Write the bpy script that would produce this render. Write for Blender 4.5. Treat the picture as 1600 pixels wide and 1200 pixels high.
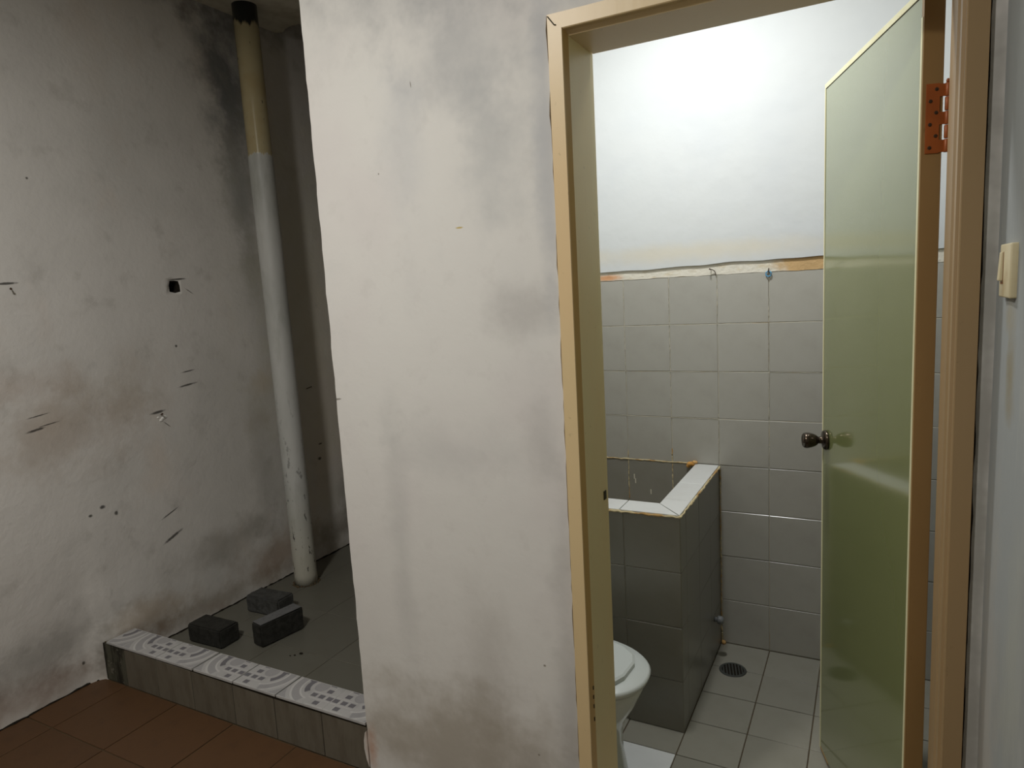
import bpy, bmesh, math, random
from mathutils import Vector, Matrix, noise
random.seed(7)
PI = math.pi
SC = bpy.context.scene
COL = SC.collection
for o in list(bpy.data.objects): bpy.data.objects.remove(o, do_unlink=True)

# ------------------------------------------------------------------ camera
F, YAW, PIT, ROL, CX, CY, CZ = 1065.508, -0.487942, 0.136262, -0.054122, 0.560369, -2.891886, 1.581734
cy_, sy_, cp_, sp_ = math.cos(YAW), math.sin(YAW), math.cos(PIT), math.sin(PIT)
fwd = Vector((sy_*cp_, cy_*cp_, -sp_)); rgt = Vector((cy_, -sy_, 0)); upv = rgt.cross(fwd)
r2 = rgt*math.cos(ROL) + upv*math.sin(ROL); u2 = -rgt*math.sin(ROL) + upv*math.cos(ROL)
cam = bpy.data.cameras.new('camera'); co = bpy.data.objects.new('camera', cam); COL.objects.link(co)
m = Matrix((r2, u2, -fwd)).transposed().to_4x4(); m.translation = (CX, CY, CZ)
co.matrix_world = m
cam.sensor_width = 36; cam.lens = F*36/1600; cam.clip_start = 0.02
SC.camera = co

# ------------------------------------------------------------------ light and exposure
SC.view_settings.view_transform = 'Standard'; SC.view_settings.look = 'None'
SC.view_settings.exposure = 0.0; SC.view_settings.gamma = 1.0
SC.view_settings.use_curve_mapping = False
w = bpy.data.worlds.new('world'); SC.world = w; w.use_nodes = True
w.node_tree.nodes['Background'].inputs[0].default_value = (0.5, 0.55, 0.6, 1)
w.node_tree.nodes['Background'].inputs[1].default_value = 0.01

def lamp(name, loc, power, size, color):
    l = bpy.data.lights.new(name, 'AREA'); l.shape = 'DISK'; l.size = size; l.energy = power; l.color = color
    o = bpy.data.objects.new(name, l); COL.objects.link(o); o.location = loc
    return o
lamp('ceiling_light', (-0.68, -2.84, 2.82), 37, 0.20, (1.0, 0.985, 0.955))
bl_ = bpy.data.lights.new('ceiling_light', 'POINT'); bl_.energy = 9.0; bl_.color = (1.0, 0.985, 0.955); bl_.shadow_soft_size = .07   # the same lamp's sideways glow
blo = bpy.data.objects.new('ceiling_light', bl_); COL.objects.link(blo); blo.location = (-0.68, -2.84, 2.73)
lamp('ceiling_light', (-0.02, -0.74, 2.83), 21, 0.16, (0.965, 0.985, 1.0))

# ------------------------------------------------------------------ helpers
def lin(c):
    return tuple(((v/255)/12.92 if v/255 <= 0.04045 else ((v/255+0.055)/1.055)**2.4) for v in c) + (1.0,)

def tag(o, label=None, cat=None, group=None, kind=None):
    if label: o['label'] = label
    if cat: o['category'] = cat
    if group: o['group'] = group
    if kind: o['kind'] = kind
    return o

def obj(name, bm, mat, parent=None, smooth=False, loc=None):
    me = bpy.data.meshes.new(name)
    bm.normal_update(); bm.to_mesh(me); bm.free()
    for mm in (mat if isinstance(mat, (list, tuple)) else [mat]): me.materials.append(mm)
    if smooth:
        for p in me.polygons: p.use_smooth = True
    o = bpy.data.objects.new(name, me); COL.objects.link(o)
    if parent: o.parent = parent
    if loc: o.location = loc
    return o

def inst(name, me, loc, parent, rot=None):
    o = bpy.data.objects.new(name, me); COL.objects.link(o); o.parent = parent; o.location = loc
    if rot: o.rotation_euler = rot
    return o

def empty(name, loc, rot=0):
    o = bpy.data.objects.new(name, None); COL.objects.link(o); o.location = loc; o.rotation_euler = (0, 0, rot)
    o.empty_display_size = 0.1
    return o

def add_box(bm, x0, x1, y0, y1, z0, z1, bev=0.0, mi=0):
    r = bmesh.ops.create_cube(bm, size=1.0)
    for v in r['verts']:
        v.co = Vector(((x0+x1)/2 + v.co.x*(x1-x0), (y0+y1)/2 + v.co.y*(y1-y0), (z0+z1)/2 + v.co.z*(z1-z0)))
    fs = set(f for v in r['verts'] for f in v.link_faces)
    for f in fs: f.material_index = mi
    if bev:
        es = list(set(e for v in r['verts'] for e in v.link_edges))
        bmesh.ops.bevel(bm, geom=es, offset=bev, segments=2, affect='EDGES', profile=0.6)
    return bm

def box(*a, **k):
    bm = bmesh.new(); add_box(bm, *a, **k); return bm

def add_lathe(bm, prof, M=None, n=32, cap=True):
    """prof: list of (radius, z) along local Z; M places it"""
    M = M or Matrix.Identity(4); rings = []
    for r, z in prof:
        rings.append([bm.verts.new(M @ Vector((r*math.cos(2*PI*i/n), r*math.sin(2*PI*i/n), z))) for i in range(n)])
    for a, b in zip(rings, rings[1:]):
        for i in range(n): bm.faces.new((a[i], a[(i+1) % n], b[(i+1) % n], b[i]))
    if cap:
        bm.faces.new(list(reversed(rings[0]))); bm.faces.new(rings[-1])
    return bm

def add_rings(bm, rings, cap0=True, cap1=True):
    R = [[bm.verts.new(p) for p in r] for r in rings]; n = len(R[0])
    for a, b in zip(R, R[1:]):
        for i in range(n): bm.faces.new((a[i], a[(i+1) % n], b[(i+1) % n], b[i]))
    if cap0: bm.faces.new(list(reversed(R[0])))
    if cap1: bm.faces.new(R[-1])
    return bm

def add_tube(bm, pts, r, n=8):
    pts = [Vector(p) for p in pts]; rings = []
    for i, p in enumerate(pts):
        d = (pts[min(i+1, len(pts)-1)] - pts[max(i-1, 0)]).normalized()
        a = d.cross(Vector((0, 0, 1)))
        if a.length < 1e-3: a = d.cross(Vector((1, 0, 0)))
        a.normalize(); b = d.cross(a)
        rr = r[i] if isinstance(r, (list, tuple)) else r
        rings.append([p + a*rr*math.cos(2*PI*k/n) + b*rr*math.sin(2*PI*k/n) for k in range(n)])
    return add_rings(bm, rings)

def prism(outline, a, b, axis=1):
    """outline of (u,v) extruded between a and b along axis (0:x,1:y,2:z)"""
    bm = bmesh.new()
    def P(u, v, w):
        return {0: (w, u, v), 1: (u, w, v), 2: (u, v, w)}[axis]
    A = [bm.verts.new(P(u, v, a)) for u, v in outline]; B = [bm.verts.new(P(u, v, b)) for u, v in outline]
    fa = bm.faces.new(A); fb = bm.faces.new(list(reversed(B)))
    n = len(outline)
    for i in range(n): bm.faces.new((A[(i+1) % n], A[i], B[i], B[(i+1) % n]))
    bm.normal_update()
    bmesh.ops.triangulate(bm, faces=[f for f in bm.faces if len(f.verts) > 4], ngon_method='EAR_CLIP')
    bmesh.ops.recalc_face_normals(bm, faces=bm.faces)
    return bm

def jag(p, q, step, amp, seed=0.0):
    """jagged line from p to q (q left out)"""
    p = Vector(p); q = Vector(q); L = (q-p).length; n = max(1, int(L/step)); d = (q-p)/L; t = Vector((-d.y, d.x))
    out = []
    for i in range(n):
        s = p + (q-p)*i/n
        k = 0 if i == 0 else noise.noise(Vector((i*0.37+seed, seed, 0)))*amp + random.uniform(-1, 1)*amp*0.35
        s = s + t*k; out.append((s.x, s.y))
    return out

# ------------------------------------------------------------------ materials
class Mt:
    def __init__(s, name, rough=0.6, spec=0.5, coat=0.0, metal=0.0):
        s.m = bpy.data.materials.new(name); s.m.use_nodes = True; s.t = s.m.node_tree
        s.b = s.t.nodes['Principled BSDF']
        s.b.inputs['Roughness'].default_value = rough
        s.b.inputs['Specular IOR Level'].default_value = spec
        s.b.inputs['Metallic'].default_value = metal
        s.b.inputs['Coat Weight'].default_value = coat
        s.tc = s.t.nodes.new('ShaderNodeTexCoord')
        s.p = s.tc.outputs['Object']; s.c = None
    def N(s, k): return s.t.nodes.new(k)
    def L(s, a, b): s.t.links.new(a, b)
    def math(s, op, a, b=None, clamp=False):
        n = s.N('ShaderNodeMath'); n.operation = op; n.use_clamp = clamp
        for i, v in enumerate((a, b)):
            if v is None: continue
            if isinstance(v, (int, float)): n.inputs[i].default_value = v
            else: s.L(v, n.inputs[i])
        return n.outputs[0]
    def vmath(s, op, a, b):
        n = s.N('ShaderNodeVectorMath'); n.operation = op
        for i, v in enumerate((a, b)):
            if v is None: continue
            if isinstance(v, (tuple, list)): n.inputs[i].default_value = v
            else: s.L(v, n.inputs[i])
        return n
    def noise(s, scale, detail=3, rough=0.55, stretch=None, vec=None):
        v = vec or s.p
        if stretch: v = s.vmath('MULTIPLY', v, stretch).outputs[0]
        n = s.N('ShaderNodeTexNoise'); n.inputs['Scale'].default_value = scale
        n.inputs['Detail'].default_value = detail; n.inputs['Roughness'].default_value = rough
        s.L(v, n.inputs['Vector']); return n.outputs['Fac']
    def ramp(s, v, a, b):
        n = s.N('ShaderNodeMapRange'); n.inputs['From Min'].default_value = a; n.inputs['From Max'].default_value = b
        n.interpolation_type = 'SMOOTHSTEP'; s.L(v, n.inputs['Value']); return n.outputs[0]
    def base(s, rgb): 
        n = s.N('ShaderNodeRGB'); n.outputs[0].default_value = lin(rgb); s.c = n.outputs[0]; return s
    def mix(s, fac, rgb, mode='MIX'):
        n = s.N('ShaderNodeMix'); n.data_type = 'RGBA'; n.blend_type = mode
        if isinstance(fac, (int, float)): n.inputs[0].default_value = fac
        else: s.L(fac, n.inputs[0])
        s.L(s.c, n.inputs[6])
        if isinstance(rgb, tuple): n.inputs[7].default_value = lin(rgb)
        else: s.L(rgb, n.inputs[7])
        s.c = n.outputs[2]; return s
    def blob(s, axes, u, v, ru, rv, rgb, k=1.0, ang=0.0, wob=0.35, ws=6.0, hard=0.35, ):
        """soft patch at (u,v) in the object's plane; hard = inner radius fraction where it is full"""
        sep = s.N('ShaderNodeSeparateXYZ'); s.L(s.p, sep.inputs[0])
        a = s.math('SUBTRACT', sep.outputs[axes[0]], u); b = s.math('SUBTRACT', sep.outputs[axes[1]], v)
        c, d = math.cos(ang), math.sin(ang)
        x = s.math('ADD', s.math('MULTIPLY', a, c/ru), s.math('MULTIPLY', b, d/ru))
        y = s.math('ADD', s.math('MULTIPLY', a, -d/rv), s.math('MULTIPLY', b, c/rv))
        r = s.math('SQRT', s.math('ADD', s.math('MULTIPLY', x, x), s.math('MULTIPLY', y, y)))
        if wob: r = s.math('ADD', r, s.math('MULTIPLY', s.math('SUBTRACT', s.noise(ws, 4, 0.65), 0.5), wob*2))
        f = s.ramp(r, 1.0, hard)
        return s.mix(s.math('MULTIPLY', f, k), rgb)
    def mottle(s, scale, rgb, k, lo=0.45, hi=0.7, stretch=None, detail=4):
        return s.mix(s.math('MULTIPLY', s.ramp(s.noise(scale, detail, 0.6, stretch), lo, hi), k), rgb)
    def rnd(s, k):
        """small brightness difference from piece to piece"""
        oi = s.N('ShaderNodeObjectInfo')
        v = s.math('ADD', s.math('MULTIPLY', oi.outputs['Random'], k), 1-k/2)
        h = s.N('ShaderNodeHueSaturation'); s.L(v, h.inputs['Value']); s.L(s.c, h.inputs['Color']); s.c = h.outputs[0]; return s
    def bump(s, items, dist=0.002, strength=0.5):
        h = None
        for sc, wt, st in items:
            v = s.math('MULTIPLY', s.noise(sc, 4, 0.55, st), wt); h = v if h is None else s.math('ADD', h, v)
        n = s.N('ShaderNodeBump'); n.inputs['Distance'].default_value = dist; n.inputs['Strength'].default_value = strength
        s.L(h, n.inputs['Height']); s.L(n.outputs[0], s.b.inputs['Normal']); return s
    def done(s):
        s.L(s.c, s.b.inputs['Base Color']); return s.m

# left wall plaster: dirty grey white, stains, darker patches, scratches (u = y, v = z)
L = Mt('plaster_left', 0.72, 0.25).base((212, 208, 202))
L.mottle(1.1, (196, 193, 187), 0.7, 0.4, 0.65).mottle(2.6, (206, 192, 178), 0.5, 0.48, 0.7, (1, 1, 0.6)).mottle(9, (168, 163, 155), 0.35, 0.55, 0.75)
YZ = (1, 2)
for b in [(-1.42, 1.15, .42, .20, (146, 122, 96), .85, .2), (-1.52, 1.34, .25, .08, (158, 132, 112), .5, .1),
          (-1.22, 1.3, .3, .16, (166, 150, 124), .35, .3), (-.50, 1.2, .10, .09, (176, 150, 100), .55, 0), (-.52, 1.01, .13, .06, (150, 132, 105), .5, 0),
          (-.53, 2.60, .20, .42, (88, 92, 94), .9, .1), (-.48, 2.95, .55, .12, (92, 90, 86), .8, 0), (-.9, 3.0, .6, .14, (118, 112, 106), .7, 0), (-.50, 2.1, .12, .35, (132, 132, 130), .75, 0),  # grey patch left of the pipe's upper end, darker towards the ceiling
          (-.49, 1.75, .09, .25, (140, 138, 128), .5, 0), (-.54, .70, .10, .55, (118, 115, 108), .6, 0), (-.50, .30, .35, .13, (140, 108, 78), .75, .1), (-.80, .47, .42, .10, (118, 110, 96), .6, .1),
          (-1.20, .30, .22, .10, (150, 122, 82), .75, 0), (-.95, .22, .6, .07, (120, 104, 80), .7, 0), (-1.6, .33, .30, .14, (104, 102, 94), .6, .2), (-1.9, .2, .9, .10, (128, 98, 78), .75, 0), (-1.42, .22, .05, .14, (80, 72, 58), .7, 0),
          (-.05, .28, .28, .14, (96, 82, 56), .85, 0), (.02, .5, .07, .16, (74, 66, 50), .7, 0), (-.15, 1.6, .5, 1.3, (200, 196, 174), .5, 0), (.30, 2.6, .25, .6, (130, 122, 104), .6, 0), (-1.7, 2.6, .6, .5, (170, 166, 164), .5, 0)]:  # upper end of the deep niche darkened, its shade put into the colour
    L.blob(YZ, b[0], b[1], b[2]*1.15, b[3]*1.15, b[4], b[5]*(.95 if b[0] > -.60 and b[1] > 1.5 else .68 if b[1] < .5 else .45), b[6], .85, 6.5, .0)
for b in [(-.895, 1.304, .045, .004, .09), (-.905, 1.244, .06, .006, .10), (-1.548, 1.172, .045, .006, .14), (-1.50, 1.185, .05, .003, .12), (-1.535, 1.222, .05, .003, .12), (-1.07, .705, .06, .004, .35), (-1.066, .60, .065, .009, .38),
          (-1.065, 1.150, .045, .008, .10), (-.895, 1.708, .055, .005, .06), (-1.57, 1.70, .05, .006, .05), (-1.03, 1.09, .03, .0025, -.75), (-.845, 1.655, .035, .0025, -.6),  # the dash at the left nail paints the nail's shadow
          (-.145, .72, .02, .012, 0), (-1.483, .222, .008, .010, 0), (-1.452, 2.072, .006, .006, 0), (-.94, 1.42, .008, .008, 0), (-1.3, .78, .01, .012, 0), (-1.35, .82, .015, .01, 0), (-1.4, .8, .01, .008, 0), (-.13, .80, .02, .006, .1)]:
    L.blob(YZ, b[0], b[1], b[2], b[3], (42, 38, 32), .85, b[4], .35, 60.0, .35)
L.bump([(3, 1.0, None), (14, .35, None), (60, .14, None)], .010, .65); M_LEFT = L.done()

# front wall: whiter, grey brushed patches; top and bottom blobs also paint the light's falloff (u = x, v = z)
Fm = Mt('plaster_front', 0.7, 0.25).base((210, 207, 201))
Fm.mottle(1.4, (204, 198, 194), .6, .42, .65).mottle(2.4, (186, 185, 183), .55, .50, .72, (1, 1, .45)).mottle(18, (198, 194, 188), .3, .55, .7)
XZ = (0, 2)
for b in [(-.31, 2.17, .22, .22, (164, 164, 164), .75), (-.25, 1.93, .12, .22, (160, 162, 162), .6), (-.35, 2.45, .6, .28, (152, 152, 152), .8), (-.17, 1.53, .13, .09, (164, 160, 156), .65), (-.14, 1.20, .06, .12, (174, 170, 166), .6),
          (-.42, 1.17, .22, .10, (186, 184, 180), .6), (-.34, .56, .10, .30, (166, 160, 152), .5), (-.60, .9, .05, .5, (178, 176, 172), .5), (-.45, .30, .55, .22, (150, 140, 124), .9), (-.10, .5, .05, .7, (160, 156, 150), .6), (-.1, 2.0, .04, .6, (160, 162, 166), .7),
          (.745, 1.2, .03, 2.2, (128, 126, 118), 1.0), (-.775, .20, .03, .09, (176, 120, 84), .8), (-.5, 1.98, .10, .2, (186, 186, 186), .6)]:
    Fm.blob(XZ, b[0], b[1], b[2]*1.2, b[3]*1.2, b[4], b[5]*.75, 0, .8, 6.5, .0)
Fm.blob(XZ, -.344, 1.742, .014, .003, (182, 160, 90), .9, .0, .3, 90, .4)
for b in [(-.46, 2.10, .002, .010), (-.79, 1.30, .02, .004), (-.17, .62, .005, .004), (-.58, 1.9, .003, .003), (-.20, .36, .004, .004)]:
    Fm.blob(XZ, b[0], b[1], b[2], b[3], (120, 112, 100), .8, .1, .3, 90, .4)
Fm.bump([(3, 1.0, None), (16, .3, None), (70, .10, None)], .006, .5); M_FRONT = Fm.done()

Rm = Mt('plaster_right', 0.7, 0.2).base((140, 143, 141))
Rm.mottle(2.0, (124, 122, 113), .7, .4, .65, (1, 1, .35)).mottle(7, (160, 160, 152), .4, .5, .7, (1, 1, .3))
for b in [(-1.585, 1.40, .045, .10, (128, 118, 92), .8), (-1.56, 1.50, .06, .05, (140, 130, 104), .6), (-1.50, .6, .15, .8, (160, 152, 140), .5), (-1.70, .95, .12, .3, (150, 150, 138), .5)]:
    Rm.blob(YZ, b[0], b[1], b[2], b[3], b[4], b[5], 0, .6, 12.0, .0)
Rm.bump([(4, 1.0, (1, 4, .5)), (30, .2, None)], .006, .5); M_RIGHT = Rm.done()

Bm = Mt('plaster_bath', 0.75, 0.2).base((208, 210, 208))
Bm.mottle(1.6, (200, 203, 204), .5, .45, .65).blob(XZ, -.1, 1.70, 1.0, .06, (214, 206, 186), .7, 0, .5, 6, 0)
Bm.bump([(3, 1, None), (12, .35, None)], .008, .5); M_BATH = Bm.done()
Cm = Mt('plaster_ceiling', .8, .2).base((206, 202, 186)); Cm.mottle(3, (150, 142, 122), .6).mottle(8, (120, 110, 90), .3); M_CEIL = Cm.bump([(5, 1, None)], .006, .6).done()
Cb = Mt('concrete_dark', .9, .1).base((70, 66, 58)); Cb.mottle(6, (50, 47, 40), .6); M_DARK = Cb.done()
Hd = Mt('hole_dark', .95, .05).base((40, 36, 30)); Hd.mottle(60, (24, 21, 18), .7); M_HOLE = Hd.done()

bd = Mt('mortar_band', .85, .15).base((222, 216, 200)); bd.mottle(14, (200, 180, 140), .5, .5, .7, (1, 1, 3))
bd.blob(XZ, .36, 1.628, .17, .08, (196, 156, 96), .85, 0, .35, 14, .55).blob(XZ, -.47, 1.612, .10, .02, (214, 150, 96), .85, 0, .5, 20, .2)
bd.bump([(18, 1, None), (60, .5, None)], .006, .8); M_BAND = bd.done()

def tile_mat(name, rgb, rgb2, rough, var, bump=.0006):
    t = Mt(name, rough, .5).base(rgb); t.mottle(7, rgb2, .5, .4, .7)
    t.rnd(var); t.bump([(6, 1, None)], bump, .5)
    return t.done()
M_WT = tile_mat('tile_grey', (174, 171, 161), (163, 159, 148), .22, .05)
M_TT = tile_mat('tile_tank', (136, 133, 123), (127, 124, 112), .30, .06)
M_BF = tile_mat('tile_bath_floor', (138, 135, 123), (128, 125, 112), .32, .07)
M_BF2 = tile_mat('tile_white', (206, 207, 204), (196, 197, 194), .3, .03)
M_NF = tile_mat('tile_niche', (100, 98, 88), (92, 89, 78), .5, .05)
t = Mt('tile_terracotta', .55, .35).base((82, 57, 35)); t.mottle(3, (70, 49, 29), .6).mottle(16, (62, 44, 29), .4, .5, .75).rnd(.12).bump([(10, 1, None), (50, .4, None)], .0015, .6); M_TC = t.done()
t = Mt('grout_cream', .8, .2).base((204, 198, 180)); t.mottle(9, (190, 160, 110), .5, .52, .7); M_GR = t.done()
t = Mt('grout_dark', .9, .1).base((86, 74, 56)); t.mottle(9, (66, 55, 40), .6); M_GD = t.done()
t = Mt('grout_bead', .7, .2).base((206, 190, 150)); t.mottle(16, (186, 140, 76), .8, .45, .6); M_BEAD = t.done()
t = Mt('mortar_lump', .8, .2).base((204, 150, 78)); t.mottle(40, (220, 190, 140), .7); M_LUMP = t.done()
t = Mt('coping_white', .35, .45).base((208, 208, 204)); t.mottle(8, (196, 194, 188), .5).rnd(.04); M_COP = t.done()
t = Mt('kerb_front_tile', .55, .4).base((98, 92, 80)); t.mottle(5, (82, 74, 62), .7, .4, .65, (4, 1, .6)).mottle(18, (78, 72, 60), .45, .55, .7, (6, 1, .3)).rnd(.12); t.bump([(20, 1, (3, 1, .5))], .001, .5); M_KF = t.done()
t = Mt('kerb_mould', .8, .2).base((78, 76, 64)); t.mottle(22, (34, 31, 24), .9, .42, .6, (1, 1, .25)).mottle(30, (130, 124, 110), .5, .6, .7); M_KM = t.done()
def printed(n, rgb, k=.5):
    t = Mt(n, .35, .45).base(rgb); t.mottle(12, tuple(int(v*.86) for v in rgb), k, .45, .7); return t.done()
M_K = [printed('print_pale', (172, 170, 168)), printed('print_light', (188, 186, 183)), printed('print_mid', (152, 150, 150)), printed('print_dark', (108, 106, 110))]

def paint(name, rgb, rgb2, rough=.4):
    t = Mt(name, rough, .45).base(rgb); t.mottle(3, rgb2, .6, .4, .65, (1, 1, .4)).mottle(45, tuple(int(v*.75) for v in rgb2), .35, .66, .74)
    return t
M_FR = paint('frame_cream', (208, 184, 140), (212, 182, 138)).bump([(40, 1, (1, 1, .1)), (8, 1, None)], .0008, .5).done()
M_FRY = paint('frame_yellow', (224, 208, 160), (224, 198, 146)).bump([(40, 1, (1, 1, .1))], .0008, .5).done()
M_FRB = paint('frame_tan', (204, 170, 114), (206, 166, 108)).bump([(40, 1, (1, 1, .1))], .0008, .5).done()
M_FRR = paint('frame_tan_right', (144, 120, 86), (150, 122, 84)).bump([(40, 1, (1, 1, .1)), (8, 1, None)], .0008, .5).done()
M_EDGE = paint('door_edge_brown', (148, 118, 76), (136, 108, 66), .5).bump([(60, 1, (1, 1, .05))], .0008, .4).done()
M_TRIM = Mt('door_trim_cream', .4, .4).base((206, 202, 166)).mottle(6, (190, 178, 130), .5, .4, .7, (1, 1, .3)).done()
t = Mt('green_laminate', .13, .6, .6).base((114, 119, 76)); t.mottle(1.5, (107, 113, 70), .6); t.b.inputs['Coat Roughness'].default_value = .08
n_ = t.N('ShaderNodeTexNoise'); n_.inputs['Scale'].default_value = 3.0; n_.inputs['Detail'].default_value = 0.0; t.L(t.p, n_.inputs['Vector']); q_ = t.N('ShaderNodeBump'); q_.inputs['Distance'].default_value = .002; q_.inputs['Strength'].default_value = .3; t.L(n_.outputs['Fac'], q_.inputs['Height']); t.L(q_.outputs[0], t.b.inputs['Normal']); M_GREEN = t.done()
t = Mt('seal_dark', .6, .3).base((52, 48, 34)); M_SEAL = t.done()
t = Mt('knob_bronze', .22, .5, 0, .85).base((70, 60, 50)); M_KNOB = t.done()
t = Mt('hinge_copper', .45, .5, 0, .15).base((160, 86, 38)); t.mottle(20, (140, 74, 34), .6); M_HINGE = t.done()
t = Mt('screw_dark', .5, .4, 0, .5).base((66, 52, 40)); M_SCREW = t.done()
t = Mt('nail_rust', .7, .3, 0, .4).base((74, 58, 46)); M_NAIL = t.done()
t = Mt('blue_plastic', .35, .5).base((86, 156, 196)); M_BLUE = t.done()
t = Mt('porcelain', .12, .5, .3).base((196, 200, 193)); t.mottle(3, (188, 192, 184), .4); M_PORC = t.done()
t = Mt('seat_plastic', .28, .5).base((196, 200, 195)); M_SEAT = t.done()
t = Mt('drain_grey', .5, .4).base((62, 64, 60)); t.mottle(30, (44, 44, 38), .5); M_DRAIN = t.done()
t = Mt('pvc_grey', .4, .4).base((120, 122, 122)); M_PVC = t.done()
t = Mt('switch_cream', .35, .45).base((196, 184, 150)); t.mottle(14, (170, 148, 106), .6, .5, .7); M_SW = t.done()
t = Mt('switch_grime', .6, .3).base((128, 86, 48)); M_SWG = t.done()
t = Mt('paving_concrete', .9, .15).base((74, 74, 72)); t.mottle(40, (58, 57, 54), .7, .4, .6).mottle(12, (92, 92, 92), .4, .55, .7).bump([(140, 1, None), (30, .6, None)], .003, .8); M_PAVE = t.done()
t = Mt('paving_dark', .9, .15).base((52, 51, 47)); t.mottle(40, (40, 39, 35), .7, .4, .6).mottle(12, (64, 63, 60), .4, .55, .7).bump([(140, 1, None), (30, .6, None)], .003, .8); M_PAVE2 = t.done()

# drain pipe: black top, bare cream pvc, white paint below, scuffs near the floor
def pipe_mat():
    t = Mt('pipe_painted', .5, .45).base((190, 190, 186))
    t.mottle(3, (160, 162, 156), .7, .42, .65, (1, 1, .4)).mottle(12, (138, 138, 128), .4, .5, .7, (1, 1, .3))
    sep = t.N('ShaderNodeSeparateXYZ'); t.L(t.p, sep.inputs[0]); z = sep.outputs[2]
    zn = t.math('ADD', z, t.math('MULTIPLY', t.math('SUBTRACT', t.noise(30, 3, .6, (1, 1, .12)), .5), .10))
    low = t.ramp(z, .75, .15)
    t.mix(t.math('MULTIPLY', low, .5), (168, 160, 132))
    t.mix(t.math('MULTIPLY', t.math('MULTIPLY', t.ramp(t.noise(46, 4, .6, (1, 1, .35)), .60, .66), t.ramp(z, 1.4, .2)), .9), (40, 36, 30))
    t.mix(t.math('MULTIPLY', t.ramp(t.noise(30, 3, .6, (1, 1, .25)), .72, .74), .8), (50, 46, 40))
    up = t.ramp(zn, 2.262, 2.275)
    n = t.N('ShaderNodeRGB'); n.outputs[0].default_value = lin((172, 160, 124))
    t.mix(up, (174, 162, 128)); t.mix(t.math('MULTIPLY', up, t.math('MULTIPLY', t.ramp(t.noise(5, 3), .45, .65), .5)), (160, 140, 96))
    t.mix(t.math('MULTIPLY', t.math('MULTIPLY', t.ramp(t.noise(34, 3, .6, (1, 1, .3)), .66, .69), up), .8), (70, 62, 48))
    t.mix(t.ramp(zn, 2.835, 2.855), (34, 36, 34))
    zr = t.ramp(zn, 2.262, 2.275)
    r = t.math('SUBTRACT', .5, t.math('MULTIPLY', zr, .34)); t.L(r, t.b.inputs['Roughness'])
    return t.done()
M_PIPE = pipe_mat()

# ------------------------------------------------------------------ the shell
ZF, ZN, ZK, ZC = 0.128, 0.165, 0.295, 2.93       # outer floor, niche floor, kerb top, ceiling
XL, XR, YW = -2.12, 0.757, -1.42

def left_dx(y, z):
    d = noise.noise(Vector((y*1.3, z*1.3, 3.1)))*.008 + noise.noise(Vector((y*5, z*5, 7.7)))*.0025
    low = max(0.0, 1 - max(0, z-.15)/.5)
    d += low*noise.noise(Vector((y*11, z*11, 1.7)))*.006
    if y < -1.40: d -= .038*max(0, min(1, (.75-z)/.55))*max(0, min(1, (-1.40-y)/.06))
    elif z < .34: d += .016*max(0, min(1, (-1.16-y)/.12))
    return d

bm = bmesh.new()
ys = [-4.6 + i*.04 for i in range(0, 146)]; zs = [j*.04 for j in range(0, 81)]
HY, HZ = -.901, 1.681
hi = min(range(len(ys)), key=lambda i: abs(ys[i]-HY)); hj = min(range(len(zs)), key=lambda j: abs(zs[j]-HZ))
HC = (ys[hi], zs[hj])
V = [[bm.verts.new((XL+left_dx(y, z), y, z)) for z in zs] for y in ys]
for i in range(len(ys)-1):
    for j in range(len(zs)-1):
        if hi-1 <= i <= hi and hj-1 <= j <= hj: continue
        bm.faces.new((V[i][j], V[i][j+1], V[i+1][j+1], V[i+1][j]))
# the knocked-out hole: the ring of the removed cells down to an uneven mouth
ring = [V[hi-1][hj-1], V[hi-1][hj], V[hi-1][hj+1], V[hi][hj+1], V[hi+1][hj+1], V[hi+1][hj], V[hi+1][hj-1], V[hi][hj-1]]
mouth_r = [.036, .026, .030, .022, .028, .026, .037, .031]
mouth = []
for v, r in zip(ring, mouth_r):
    d = Vector((0, v.co.y-HC[0], v.co.z-HC[1])).normalized()
    mouth.append(bm.verts.new(Vector((v.co.x+.001, HC[0]+.004, HC[1])) + d*r))
deep = [bm.verts.new((XL-.045, HC[0] + (q.co.y-HC[0])*.8, HC[1]+(q.co.z-HC[1])*.8)) for q in mouth]
for k in range(8):
    a, b = k, (k+1) % 8
    bm.faces.new((ring[a], ring[b], mouth[b], mouth[a]))
    f = bm.faces.new((mouth[a], mouth[b], deep[b], deep[a])); f.material_index = 1
f = bm.faces.new(deep); f.material_index = 1
for f in bm.faces: f.smooth = True
bmesh.ops.recalc_face_normals(bm, faces=bm.faces)
wl = obj('wall_left', bm, [M_LEFT, M_HOLE]); tag(wl, 'stained off-white plaster wall on the left, scratched, with a knocked-out hole', None, None, 'structure')
o = obj('wall_core', box(XL-.30, XL-.05, -4.6, 1.2, 0, 3.2), M_DARK, wl)

def dirt_line(y0, y1, z, rise):
    P = []; y = y0
    while y < y1:
        P.append((XL + left_dx(y, z) + random.uniform(-.001, .003), y, z + random.uniform(0, rise))); y += .02
    bm = bmesh.new(); add_tube(bm, P, [random.uniform(.002, .006) for _ in P], 6)
    obj('dirt_line', bm, M_HOLE, wl)
dirt_line(-1.29, .88, ZN, .004); dirt_line(-4.5, -1.43, ZF, .003)
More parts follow.
